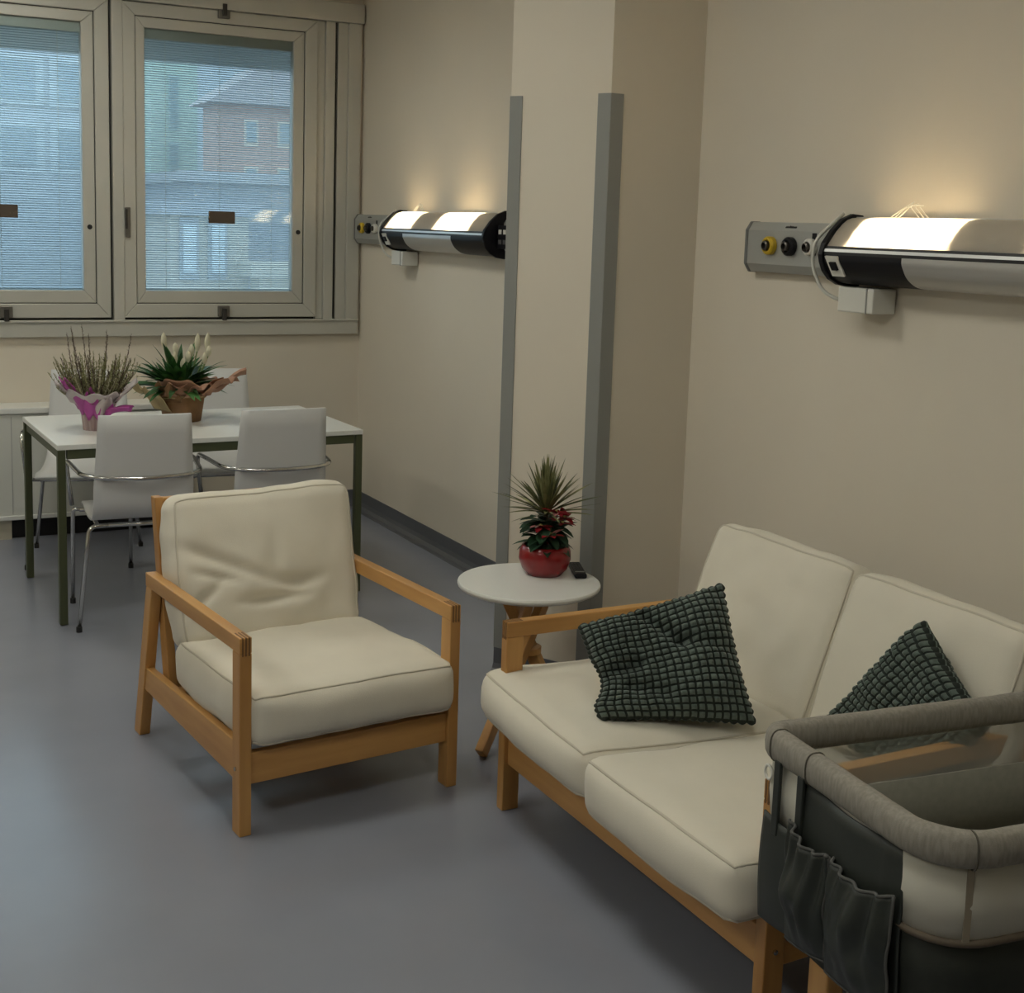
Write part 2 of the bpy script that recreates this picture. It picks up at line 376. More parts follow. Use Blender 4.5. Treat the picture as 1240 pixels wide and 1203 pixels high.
# ================================================================== radiator cabinet
t = thing('radiator_cabinet', 'long white cabinet under the window with black plinth gap', 'cabinet', (0, 7.07, 0))
MB().box(-2.2, 1.70, .0, .205, .125, .655).build('body', CAB, t, bevel=.004)
MB().box(-2.2, 1.71, -.012, .205, .658, .690).build('top', WHITE, t, bevel=.005)
MB().box(-2.2, 1.70, -.008, .01, .105, .128).build('bottom_lip', WHITE, t, bevel=.003)
MB().box(.86, 1.69, .05, .20, 0.0, .105).build('plinth_gap', BLACK, t)
MB().box(-2.2, .855, .02, .20, 0.0, .105).build('plinth', mat('plinth_beige', (.55, .51, .40), .6), t)
for x in (-1.35, -.5, .86):
    MB().box(x-.002, x+.002, -.002, .01, .135, .645).build('panel_joint', mat('joint_grey', (.42, .42, .40), .7), t)

# ================================================================== dining table
t = thing('dining_table', 'white rectangular table with olive green metal legs', 'table', (1.495, 5.912, 0), math.radians(1.6))
TW, TD, TH = 1.335, .83, .757
MB().box(-TW/2, TW/2, -TD/2, TD/2, TH-.022, TH).build('tabletop', WHITE, t, bevel=.003)
for sx in (-1, 1):
    for sy in (-1, 1):
        cx, cy = sx*(TW/2-.018), sy*(TD/2-.018)
        MB().box(cx-.016, cx+.016, cy-.016, cy+.016, .004, TH-.022).build('leg', OLIVE, t, bevel=.003)
for sy in (-1, 1):
    MB().box(-TW/2+.04, TW/2-.04, sy*(TD/2-.022)-.012, sy*(TD/2-.022)+.012, TH-.062, TH-.022).build('apron', OLIVE, t, bevel=.002)
for sx in (-1, 1):
    MB().box(sx*(TW/2-.022)-.012, sx*(TW/2-.022)+.012, -TD/2+.04, TD/2-.04, TH-.062, TH-.022).build('apron', OLIVE, t, bevel=.002)

# ================================================================== chairs
def make_chair(label, loc, rz):
    t = thing('dining_chair', label, 'chair', loc, rz, 'white chairs at the table')
    # bent shell: profile in (y,z), extruded over x, narrower towards the bottom of the back
    prof = fillet([(0, -.305, .900), (0, -.268, .66), (0, -.235, .465), (0, -.02, .435), (0, .185, .455), (0, .215, .44)], .09, 7)
    n = len(prof)
    def P(u, v):
        i = v*(n-1); a = int(min(n-2, math.floor(i))); p = prof[a].lerp(prof[a+1], i-a)
        w = .197 - .016*max(0, (p.z-.6)/.30)
        x = (u*2-1)*w; return (x, p.y-.012*(1-(u*2-1)**2)*max(0, min(1, (p.z-.45)/.15)), p.z)
    MB().grid(P, 10, (n-1)*2).build('seat_shell', SHELL, t, smooth=True, solid=.013)
    R_ = .0095
    arm = [(-.240, .175, .445), (-.266, .150, .650), (-.238, -.215, .648), (-.17, -.288, .645), (0, -.318, .643), (.17, -.288, .645), (.238, -.215, .648), (.266, .150, .650), (.240, .175, .445)]
    MB().tube(fillet(arm, .06, 6), R_, 8).build('arm_tube', CHROME, t, smooth=True)
    for s in (-1, 1):
        lg = MB().tube(fillet([(s*.20, .165, .425), (s*.236, .176, .43), (s*.238, .215, .012)], .03), R_, 8).build('leg', CHROME, t, smooth=True)
        MB().lathe([(.012, 0), (.012, .022), (.0095, .024)], s*.238, .215, 12).build('foot_cap', RUBBER, lg)
        lg = MB().tube(fillet([(s*.13, -.16, .425), (s*.205, -.165, .425), (s*.255, -.215, .012)], .05), R_, 8).build('leg', CHROME, t, smooth=True)
        MB().lathe([(.012, 0), (.012, .022), (.0095, .024)], s*.255, -.215, 12).build('foot_cap', RUBBER, lg)
        MB().tube([(s*.17, -.16, .422), (s*.17, .17, .422)], R_, 8).build('seat_rail', CHROME, t, smooth=True)
    MB().tube([(-.15, -.16, .425), (.15, -.16, .425)], R_, 8).build('crossbar', CHROME, t, smooth=True)
    MB().tube([(-.21, .165, .425), (.21, .165, .425)], R_, 8).build('crossbar', CHROME, t, smooth=True)
    return t
make_chair('white chair with its back to the armchair, left one in front of table', (1.168, 5.575, 0), math.radians(-4))
make_chair('white chair with its back to the armchair, nearest the side wall', (1.735, 5.585, 0), math.radians(-2))
make_chair('white chair facing the camera, behind the heather pot', (1.13, 6.585, 0), math.radians(180-16))
make_chair('white chair facing the camera, behind the paper wrapped lily pot', (1.80, 6.50, 0), math.radians(180-5))

# ================================================================== cushions
def sp(s): return .55*s+.45*math.sin(s*PI/2)
def cushion_fn(a, b, c, r, pt, ps, wr, seed, k=5.0):
    off = Vector((seed*3.7, seed*1.3, seed*2.1))
    def D(q):
        q = Vector(q)
        inn = Vector((max(-(a-r), min(a-r, q.x)), max(-(b-r), min(b-r, q.y)), max(-(c-r), min(c-r, q.z))))
        d = q-inn; p = inn+d.normalized()*r if d.length > 1e-7 else q.copy()
        u, v, w = p.x/a, p.y/b, p.z/c
        pz = p.z+w*pt*(1-u*u)*(1-v*v)
        px = p.x+u*ps*(1-w*w)*(1-v**4); py = p.y+v*ps*(1-w*w)*(1-u**4)
        p = Vector((px, py, pz))
        nz = noise.noise(p*k+off)+.5*noise.noise(p*k*2.3+off)
        nrm = Vector((u**5, v**5, w*1.2)); nrm = nrm.normalized() if nrm.length > 1e-6 else Vector((0, 0, 1))
        return p+nrm*wr*nz
    return D
def cushion(name, parent, a, b, c, M_, r=.03, pt=.03, ps=.015, wr=.006, seed=1, material=CREAM, n=22, k=5.0, creases=()):
    D0 = cushion_fn(a, b, c, r, pt, ps, wr, seed, k)
    def D(q):
        p = D0(q)
        for (x0, y0, x1, y1, dep, wid) in creases:      # folds pressed into the +z face
            if p.z > 0:
                A, B = Vector((x0, y0)), Vector((x1, y1)); P2 = Vector((p.x, p.y)); AB = B-A
                tt = max(0, min(1, (P2-A).dot(AB)/AB.length_squared)); dd = (P2-(A+AB*tt)).length
                sag = 4*tt*(1-tt)
                p = p-Vector((0, 0, dep*(.25+.75*sag)*math.exp(-(dd/wid)**2)))
        return p
    mb = MB()
    g = lambda t_: sp(t_*2-1)
    n2 = n*2 if creases else n
    for s in (-1, 1):
        mb.grid(lambda u, v: D((g(u)*a, g(v)*b, s*c)), n2, n2)
        mb.grid(lambda u, v: D((g(u)*a, s*b, g(v)*c)), n2, max(8, n//2))
        mb.grid(lambda u, v: D((s*a, g(u)*b, g(v)*c)), n2, max(8, n//2))
    mb.v = [tuple(M_ @ Vector(p)) for p in mb.v]
    o = mb.build(name, material, parent, smooth=True, merge=True)
    for s in (-1, 1):
        pts = []
        for (x0, y0, x1, y1) in ((-a, -b, a, -b), (a, -b, a, b), (a, b, -a, b), (-a, b, -a, -b)):
            for i in range(16):
                tt = g(i/16)*.5+.5; pts.append(M_ @ D((lerp(x0, x1, tt), lerp(y0, y1, tt), s*c)))
        MB().tube(pts, .0035, 6, closed=True).build('piping', PIPE, o, smooth=True)
    return o
def TR(x, y, z, rx=0, ry=0, rz=0):
    return Matrix.Translation((x, y, z)) @ Matrix.Rotation(rz, 4, 'Z') @ Matrix.Rotation(ry, 4, 'Y') @ Matrix.Rotation(rx, 4, 'X')

# ================================================================== birch easy chair frame (armchair and sofa share it)
def seat_frame(t, Wd, drop=0.0):
    """front legs centred on x=0 and x=Wd, y=0; y runs to the back"""
    for i, x in enumerate((0, Wd)):
        fl = MB().box(x-.0175, x+.0175, -.027, .027, 0, .522).build('front_leg', WZ, t, bevel=.003)
        MB().lathe([(.006, 0), (.006, .004), (0, .005)], n=12, M_=Matrix.Translation((x+(-.0175 if i == 0 else .0175), 0, .19)) @ Matrix.Rotation(-PI/2 if i == 0 else PI/2, 4, 'Y')).build('bolt', CHROME, fl)
        rl = MB().prism([(.815, 0), (.87, 0), (.742, .522), (.690, .522)], 'x', x-.0175, x+.0175).build('rear_leg', WZ, t, bevel=.003)
        ar = MB().box(x-.0175, x+.0175, -.027, .745, .522, .567).build('armrest', WY, t, bevel=.003)
        for k in (-1, 0, 1):                                  # finger joint at the front end
            MB().box(x+k*.0095-.0022, x+k*.0095+.0022, -.0285, -.0265, .516, .566).build('finger_joint', JOINT, ar)
            MB().box(x+k*.0095-.0022, x+k*.0095+.0022, -.0270, .026, .5655, .5680).build('finger_joint', JOINT, ar)
        MB().prism([(.027, .150), (.027, .262), (.80, .245), (.80, .170)], 'x', x-.0125, x+.0125).build('side_rail', WY, t, bevel=.003)
        xi = x+(.035 if i == 0 else -.035)
        MB().prism([(.625, .16), (.685, .16), (.805, .800-drop), (.765, .800-drop)], 'x', xi-.014, xi+.014).build('back_post', WZ, t, bevel=.003)
    MB().box(.0175, Wd-.0175, -.014, .014, .142, .232).build('front_rail', WX, t, bevel=.003)
    MB().box(.02, Wd-.02, .645, .675, .17, .24).build('rear_rail', WX, t, bevel=.003)
    for z, y in ((.762-drop, .781), (.60, .744), (.45, .714)):
        MB().box(.045, Wd-.045, y-.012, y+.012, z-.035, z+.035).build('back_rail', WX, t, bevel=.003)
    ns = max(5, int(Wd/.11))
    for k in range(6):
        MB().box(.02, Wd-.02, .06+k*.09, .11+k*.09, .225, .240).build('seat_slat', WX, t, bevel=.002)

# ---- armchair
A = thing('armchair', 'birch armchair with cream cushions standing alone on the floor', 'armchair', (.992, 3.385, 0), math.radians(6.2))
AW = .665
seat_frame(A, AW)
cushion('seat_cushion', A, .322, .320, .078, TR(.340, .270, .318, rx=math.radians(-1.5), rz=math.radians(-1)), r=.04, pt=.016, ps=.022, wr=.010, seed=2, k=6.0)
lean = math.radians(13.5)
# back cushion: local x -> x, local y -> up the back, local z -> towards the sitter
def backM(x, y, z, ln=lean, rz=0): return Matrix.Translation((x, y, z)) @ Matrix.Rotation(rz, 4, 'Z') @ Matrix.Rotation(PI/2-ln, 4, 'X')
cushion('back_cushion', A, .308, .240, .070, backM(.338, .650, .577, math.radians(14.5)), r=.045, pt=.028, ps=.012, wr=.011, seed=5, n=28, k=5.0,
        creases=((-.29, .08, -.02, -.05, .022, .020), (-.02, -.05, .13, -.08, .018, .022), (-.12, -.11, .12, -.115, .024, .018), (-.27, .0, -.10, -.05, .016, .015), (.0, -.04, .02, .12, .010, .025), (-.29, -.13, -.17, -.04, .018, .018), (.02, -.08, .18, -.06, .014, .02)))

# ---- sofa: turned so that its front looks along -X
SO = thing('sofa', 'birch two seat sofa with cream cushions along the wall', 'sofa', (1.745, 3.235, 0), -PI/2)
SW = 1.192
seat_frame(SO, SW, .022)
cushion('seat_cushion', SO, .330, .340, .074, TR(.280, .245, .335, rx=math.radians(-1.5), rz=math.radians(-4)), r=.05, pt=.022, ps=.028, wr=.008, seed=11)
cushion('seat_cushion', SO, .300, .345, .074, TR(.910, .220, .330, rx=math.radians(-1.5), rz=math.radians(0)), r=.04, pt=.02, ps=.02, wr=.008, seed=12)
ln2 = math.radians(20)
cushion('back_cushion', SO, .305, .235, .060, backM(.305, .682, .572, ln2), r=.04, pt=.026, ps=.012, wr=.009, seed=13, creases=((.10, .14, .18, .10, .008, .02), (-.05, .05, .1, -.02, .006, .04)))
cushion('back_cushion', SO, .295, .235, .060, backM(.905, .682, .565, ln2), r=.04, pt=.026, ps=.012, wr=.009, seed=14)

# ================================================================== waffle throw pillows
def pillow(label, origin, e, up, corners, puff, nb=19, seed=0, crease=(), waist=0.0):
    """corners: BL, BR, TR, TL in the pillow plane (metres along e and up)"""
    e = Vector(e).normalized(); up = Vector(up); up = (up-e*up.dot(e)).normalized(); nrm = e.cross(up).normalized()
    o = Vector(origin)
    BL, BR, TRc, TL = [Vector(c) for c in corners]
    N = nb*7
    def P(side):
        def fn(u, v):
            p = BL.lerp(BR, u).lerp(TL.lerp(TRc, u), v)
            ctr = (BL+BR+TRc+TL)/4
            # edges pulled in between the corners
            pull = .045*((1-(2*u-1)**2)*abs(2*v-1)**3 + (1-(2*v-1)**2)*abs(2*u-1)**3)
            p = p.lerp(ctr, pull)
            p = p+Vector((waist*(1-u)**3*math.sin(PI*min(1, max(0, (v-.12)/.55)))-waist*.9*(1-u)**3*math.exp(-((v-.12)/.13)**2), 0))
            sc = .0055                                        # scalloped outline: the puffs stand out past the seam
            p = p+Vector(((-sc if u == 0 else sc if u == 1 else 0)*abs(math.sin(v*nb*PI)), (-sc if v == 0 else sc if v == 1 else 0)*abs(math.sin(u*nb*PI))))
            env = max(0, (1-(2*u-1)**4)*(1-(2*v-1)**4))**.55
            w = Vector((p.x, p.y, seed))
            fold = .016*noise.noise(w*10)+.034*noise.noise(w*5.0+Vector((3, 1, 0)))
            bump = (abs(math.sin(u*nb*PI))*abs(math.sin(v*nb*PI)))**.6
            jit = .9+.5*noise.noise(Vector((u*nb*.7, v*nb*.7, seed+side*9)))
            for (ua, va, ub, vb, dep, wid) in crease:
                A_, B_ = Vector((ua, va)), Vector((ub, vb)); q_ = Vector((u, v)); AB_ = B_-A_
                t_ = max(0, min(1, (q_-A_).dot(AB_)/AB_.length_squared)); fold -= dep*math.exp(-((q_-A_-AB_*t_).length/wid)**2)
            h = side*(env*(puff+fold*1.2)+.003+.0135*bump*jit)
            q = o+e*p.x+up*p.y+nrm*h
            return q+e*(.003*noise.noise(w*25))+up*(.003*noise.noise(w*25+Vector((9, 9, 9))))
        return fn
    mb = MB()
    for s in (-1, 1): mb.grid(P(s), N, N)
    # narrow side band closing the two faces
    for (ua, va, ub, vb) in ((0, 0, 1, 0), (1, 0, 1, 1), (1, 1, 0, 1), (0, 1, 0, 0)):
        f1, f2 = P(-1), P(1)
        mb.grid(lambda a, b: (f1 if b < .5 else f2)(lerp(ua, ub, a), lerp(va, vb, a)), N, 1)
    ob = mb.build('throw_pillow', GREENP, None, smooth=True)
    ob.data.materials.append(THREAD_SHADE)
    for i, pl in enumerate(ob.data.polygons):                 # shirring thread, with valley shade between the puffs painted into its dark colour
        if i < 2*N*N:
            k = i % (N*N); pl.material_index = 1 if ((k % N) % 7 in (0, 6) or (k//N) % 7 in (0, 6)) else 0
    return tag(ob, label, 'pillow', 'dark green waffle pillows on the sofa')
pe = Vector((.343, -.193, 0)).normalized(); pn = Vector((-pe.y, pe.x, 0)); 
tl = math.radians(32)
pillow('crumpled dark green waffle pillow leaning on the wooden sofa arm', (1.775, 2.785, .432), pe, pn*math.sin(tl)+Vector((0, 0, math.cos(tl))),
       ((.0, -.005), (.395, .0), (.318, .372), (-.065, .240)), .066, 19, 1,
       crease=((.42, .92, .62, .62, .030, .05), (.62, .62, .95, .50, .020, .05), (.0, .42, .30, .50, .030, .06), (.22, .30, .45, .22, .020, .06)), waist=.014)
tl2 = math.radians(20)
pillow('dark green waffle pillow standing on one corner behind the bassinet', (2.215, 2.345, .425), (0, -1, 0), (math.sin(tl2), 0, math.cos(tl2)),
       ((-.13, .03), (.25, -.005), (.35, .20), (.085, .375)), .05, 17, 4)

# ================================================================== round side table
t = thing('side_table', 'small round white table with crossing wooden legs', 'table', (2.105, 3.80, 0))
SZ = .503
MB().lathe([(0, SZ-.024), (.225, SZ-.024), (.240, SZ-.016), (.243, SZ-.008), (.240, SZ), (0, SZ)], n=64).build('tabletop', WHITE, t, smooth=False, bevel=.002)
for ang, rf in ((214, .345), (300, .15), (72, .25)):
    a = math.radians(ang); d = Vector((math.cos(a), math.sin(a), 0)); side = Vector((-d.y, d.x, 0))*.024
    p0, p1 = d*rf+side, d*-.13+side
    MB().bar((p0.x, p0.y, .015), (p1.x, p1.y, SZ-.026), .030, .046, up=(d.x, d.y, .6)).build('leg', WZ, t, bevel=.004)
MB().lathe([(.05, .255), (.05, .275)], n=24).build('hub', WZ, t)

# ---- remote control
t = thing('remote_control', 'black remote control lying beside the red pot', 'remote', (2.315, 3.835, SZ), math.radians(-22))
MB().box(-.021, .021, -.085, .085, .001, .017).build('casing', DARK, t, bevel=.005)
for i in range(3):
    for j in range(5):
        MB().box(-.015+i*.0115, -.0075+i*.0115, -.03+j*.02, -.021+j*.02, .0165, .0185).build('button', mat('button_grey', (.06, .06, .065), .5), t)
MB().box(-.016, .016, -.058, -.048, .0165, .0185).build('button', mat('button_pale', (.35, .35, .34), .5), t)

# ================================================================== plants
def blade(mb, base, d, L, w, droop, fold=.3, n=6, roll=0.0, tipw=.05):
    base, d = Vector(base), Vector(d).normalized()
    side = d.cross(Vector((0, 0, 1)))
    side = side.normalized() if side.length > .05 else Vector((math.cos(roll), math.sin(roll), 0))
    side = Matrix.Rotation(roll, 3, d) @ side
    vs = []; p = base.copy(); dd = d.copy()
    for i in range(n+1):
        s = i/n; ww = w*(math.sin(PI*min(1, .12+s*.88))**.7 if s < 1 else 0)
        ww = max(ww, w*tipw); nr = side.cross(dd).normalized()
        vs += [p-side*ww/2+nr*ww*fold*.5, p, p+side*ww/2+nr*ww*fold*.5]
        p = p+dd*(L/n); dd = (dd+Vector((0, 0, -droop/n))).normalized()
    fs = []
    for i in range(n):
        a = i*3; fs += [(a, a+1, a+4, a+3), (a+1, a+2, a+5, a+4)]
    mb.add(vs, fs)
def leaf_mat(nm, c, c2): return mat(nm, c, .5, var=.3, vscale=25, col2=c2)

# ---- red bowl with dracaena and poinsettia
RB = thing('potted_plant', 'red bowl planter with spiky dracaena and red poinsettia', 'plant', (2.200, 3.865, SZ))
REDP = mat('red_glaze', (.25, .005, .008), .3, var=.15, vscale=10, coat=.3)
MB().lathe([(0, 0), (.058, 0), (.078, .022), (.090, .055), (.088, .085), (.080, .102), (.074, .104), (.070, .098), (.070, .085), (0, .085)], n=48).build('pot', REDP, RB, smooth=True)
MB().lathe([(0, .092), (.05, .090), (.070, .087)], n=24).build('soil', mat('soil', (.02, .014, .01), .95), RB)
DR1 = leaf_mat('dracaena_leaf', (.30, .29, .13), (.12, .13, .045)); DR2 = leaf_mat('dracaena_dark', (.12, .135, .05), (.045, .055, .02))
rnd = random.Random(3)
MB().tube([(0.0, .01, .09), (.005, .01, .21)], .008, 8).build('stem', mat('stem_brown', (.08, .06, .03), .8), RB, smooth=True)
for k in range(96):
    az = k*2.399+rnd.uniform(-.2, .2); el = math.radians(lerp(2, 88, rnd.random()**.8))
    d = Vector((math.cos(az)*math.cos(el), math.sin(az)*math.cos(el), math.sin(el)))
    mb = MB(); blade(mb, (.005+d.x*.006, .01+d.y*.006, .205+.012*rnd.random()), d, rnd.uniform(.135, .205), .0125, .22, fold=.35, n=6, roll=rnd.uniform(-.4, .4))
    mb.build('leaf', DR1 if k % 3 else DR2, RB, smooth=True)
PG = leaf_mat('poinsettia_green', (.028, .075, .035), (.012, .034, .016)); PRD = leaf_mat('poinsettia_red', (.38, .012, .022), (.20, .006, .012)); PPK = leaf_mat('poinsettia_pink', (.62, .30, .27), (.48, .15, .15))
for k in range(64):
    az = k*2.399+.4; rr = rnd.uniform(.025, .065); z = rnd.uniform(.10, .195); el = math.radians(rnd.uniform(-25, 35))
    d = Vector((math.cos(az)*math.cos(el), math.sin(az)*math.cos(el), math.sin(el)))
    mb = MB(); blade(mb, (math.cos(az)*rr*.4, math.sin(az)*rr*.4, z), d, rnd.uniform(.07, .105), rnd.uniform(.034, .05), .6, fold=.25, n=5)
    mb.build('leaf', PG, RB, smooth=True)
# flower heads (red bracts) on the side turned to the room
for (fx, fy, fz, nb_) in ((.012, -.045, .222, 9), (.052, -.035, .198, 9), (-.045, -.045, .178, 8), (-.02, -.07, .150, 6), (.03, -.06, .185, 7)):
    h = MB().lathe([(0, 0), (.006, .002), (.004, .007), (0, .008)], fx, fy, 8); h.v = [(x, y, z+fz+.004) for x, y, z in h.v]
    fl = h.build('flower', mat('flower_centre', (.45, .40, .12), .6), RB)
    for k in range(nb_):
        az = 2*PI*k/nb_+fx*40; el = math.radians(rnd.uniform(-5, 35)); d = Vector((math.cos(az)*math.cos(el), math.sin(az)*math.cos(el)-.25, math.sin(el)))
        mb = MB(); blade(mb, (fx, fy, fz), d, rnd.uniform(.040, .058), .023, .5, fold=.2, n=4)
        mb.build('bract', PPK if (k+nb_) % 7 == 0 else PRD, fl, smooth=True)

# ---- wrapping paper: flared, wavy collar
def collar(r0, r1, z0, z1, waves, amp, seed, nu=96, nv=8, lo=None, a0=0, a1=2*PI, lean=(0, 0)):
    rn = Vector((seed, seed*2, 0))
    def fn(u, v):
        a = lerp(a0, a1, u); w = noise.noise(Vector((math.cos(a)*2, math.sin(a)*2, 0))+rn)
        w2 = math.sin(a*waves+seed)
        r = lerp(r0, r1, v**1.6)*(1+v*(.25*w+amp*w2)); z = lerp(z0, z1, v)+v*(.05*w+.018*w2)
        return (r*math.cos(a)+lean[0]*v, r*math.sin(a)+lean[1]*v, z)
    return MB().grid(fn, nu, nv)

# ---- heather in pink and white paper
HE = thing('potted_plant', 'heather with upright twigs wrapped in pink and white paper', 'plant', (1.060, 5.850, TH))
POTP = mat('wrapped_pot', (.50, .40, .38), .4, var=.35, vscale=40, vstretch=(1, 1, .12), col2=(.30, .20, .20))
def pleat(u, v):
    a = u*2*PI; r = lerp(.052, .066, v)*(1+.035*math.sin(a*16)); return (r*math.cos(a), r*math.sin(a), lerp(0, .125, v))
mbp = MB().grid(pleat, 96, 4); mbp.lathe([(0, .003), (.051, .003)], n=24); mbp.build('pot', POTP, HE, smooth=True)
PW = mat('paper_white', (.62, .55, .55), .5); PK = mat('paper_pink', (.48, .085, .36), .45)
collar(.064, .125, .10, .165, 5, .10, 2.0, lean=(-.01, -.02)).build('paper_wrap', PW, HE, smooth=True, solid=.002)
def flap(name, material, az, w, L, out, z0=.10, seed=0, curl=.0):
    dx, dy = math.cos(az), math.sin(az)
    def fn(u, v):
        s = (u-.5)*w*(1-.55*abs(v-.45)**1.2*2); o_ = .068+out*v**1.3; z = z0+L*v-curl*v*v*L+.012*math.sin(u*7+seed)
        return (dx*o_-dy*s, dy*o_+dx*s, z)
    return MB().grid(fn, 10, 8).build(name, material, HE, smooth=True, solid=.002)
flap('paper_flap', PK, math.radians(205), .10, .15, .10, .08, 1); flap('paper_flap', PK, math.radians(250), .075, .13, .055, .06, 4)
flap('paper_flap', PK, math.radians(322), .10, .06, .10, .075, 2, curl=.6); flap('paper_flap', PW, math.radians(285), .085, .085, .05, .07, 3); flap('paper_flap', PW, math.radians(335), .11, .12, .11, .10, 5)
flap('paper_flap', PW, math.radians(180), .10, .11, .10, .10, 6)
flap('paper_flap', PK, math.radians(305), .05, .05, .04, .06, 7)
rnd = random.Random(5)
HEA = [mat('heather_%d' % i, c, .8) for i, c in enumerate(((.21, .21, .085), (.29, .28, .14), (.12, .085, .060), (.36, .33, .21), (.09, .10, .04)))]
MB().lathe([(0, .15), (.05, .145), (.09, .12)], n=20).build('foliage_base', HEA[4], HE, smooth=True)
for k in range(230):
    az = rnd.uniform(0, 2*PI); r0 = .075*math.sqrt(rnd.random()); spread = rnd.uniform(.02, .150)
    L = rnd.uniform(.07, .225) if k % 30 else rnd.uniform(.27, .34)
    if k % 30 == 0: spread *= .8
    if k % 30: L *= 1-.25*(spread/.15)**2; spread = min(spread, .05+L*.6)
    b = Vector((r0*math.cos(az), r0*math.sin(az), .125)); tip = b+Vector((spread*math.cos(az), spread*math.sin(az), L))
    mid = (b+tip)/2+Vector((spread*.25*math.cos(az), spread*.25*math.sin(az), 0))
    mb = MB(); pts = [b*(1-s)**2+mid*2*s*(1-s)+tip*s*s for s in [i/7 for i in range(8)]]
    mb.tube(pts, lambda s: .0022*(1-.6*s), 5)
    for j in range(34):                                          # needles along the twig
        s = .08+.9*j/34; i = min(6, int(s*7)); p = pts[i].lerp(pts[i+1], s*7-i); a = j*2.4
        dv = Vector((math.cos(a), math.sin(a), .9)).normalized()
        q = p+dv*.021*(1.1-.6*s); sd = Vector((-math.sin(a), math.cos(a), 0))*.0030
        o_ = len(mb.v); mb.v += [tuple(p-sd), tuple(p+sd), tuple(q)]; mb.f.append((o_, o_+1, o_+2))
    mb.build('twig', HEA[k % 4 if k % 30 else 2], HE)

# ---- lily in brown paper
LI = thing('potted_plant', 'white lily plant with dark leaves wrapped in brown kraft paper', 'plant', (1.475, 6.010, TH))
KR = mat('kraft_paper', (.30, .165, .075), .75, var=.3, vscale=12, col2=(.20, .105, .045)); KR2 = mat('kraft_rose', (.40, .22, .145), .7, var=.25, vscale=14, col2=(.30, .15, .09))
mbp = MB().lathe([(0, 0), (.085, 0), (.095, .06), (.104, .125), (.10, .130), (.10, .12)], n=40); mbp.build('pot_wrap', KR, LI, smooth=True)
MB().tube([(.106*math.cos(a), .106*math.sin(a), .118+.004*math.sin(3*a)) for a in [2*PI*i/32 for i in range(32)]], .006, 6, closed=True).build('twine', mat('twine', (.36, .26, .13), .9), LI, smooth=True)
collar(.10, .155, .115, .195, 4, .10, 5.0, lean=(.03, -.02)).build('paper_wrap', KR2, LI, smooth=True, solid=.002)
def flap2(az, w, L, out, z0, seed, mt, curl=0):
    dx, dy = math.cos(az), math.sin(az)
    def fn(u, v):
        s = (u-.5)*w*(1-.3*v); o_ = .10+out*v**1.2; z = z0+L*v-curl*v*v+.014*math.sin(u*9+seed)*v+.01*math.sin(v*8+seed)
        return (dx*o_-dy*s, dy*o_+dx*s, z)
    return MB().grid(fn, 12, 8).build('paper_flap', mt, LI, smooth=True, solid=.002)
flap2(math.radians(345), .14, .10, .19, .125, 1, KR2); flap2(math.radians(318), .17, .09, .16, .115, 8, KR2); flap2(math.radians(262), .20, .09, .06, .115, 2, KR2, .02); flap2(math.radians(295), .16, .08, .09, .12, 3, KR2, .015)
flap2(math.radians(200), .14, .12, .13, .06, 4, mat('kraft_pale', (.42, .33, .18), .8)); flap2(math.radians(225), .12, .07, .06, .10, 6, KR)
rnd = random.Random(9)
LG = [leaf_mat('lily_leaf_a', (.060, .200, .042), (.024, .085, .020)), leaf_mat('lily_leaf_b', (.032, .110, .028), (.014, .048, .013))]
for k in range(110):
    az = k*2.399; el = math.radians(rnd.uniform(12, 78)); r0 = .05*rnd.random()
    d = Vector((math.cos(az)*math.cos(el), math.sin(az)*math.cos(el), math.sin(el)))
    mb = MB(); blade(mb, (r0*math.cos(az)-.02, r0*math.sin(az), .135), d, rnd.uniform(.15, .25), rnd.uniform(.026, .042), .8, fold=.25, n=6, roll=rnd.uniform(-.3, .3))
    mb.build('leaf', LG[k % 2], LI, smooth=True)
FLW = mat('lily_white', (.66, .62, .46), .6); FST = mat('lily_stalk', (.16, .22, .07), .6)
for (dx, dy, z, L) in ((-.085, -.02, .335, .075), (.065, -.02, .320, .085), (.115, .0, .325, .080), (-.03, .0, .30, .06), (.02, -.03, .27, .055), (-.045, -.05, .265, .06), (.09, -.05, .265, .055), (.05, .03, .29, .06), (-.01, -.06, .245, .05), (.105, -.06, .30, .05)):
    st = MB().tube([(dx*.3, dy*.3, .14), (dx*.8, dy*.8, z*.7+.03), (dx, dy, z)], .0028, 6).build('stalk', FST, LI, smooth=True)
    mb = MB(); ln_ = Vector((dx*.6, dy*.4, 1)).normalized()
    def spathe(u, v):
        a = -1.9+u*3.8; r = .014*math.sin(PI*(.10+.88*v))**.8
        c = Vector((dx, dy, z))+ln_*(v*L); return tuple(c+Vector((math.sin(a)*r, -.004-math.cos(a)*r*.7, 0)))
    mb.grid(spathe, 8, 7).build('flower', FLW, st, smooth=True)

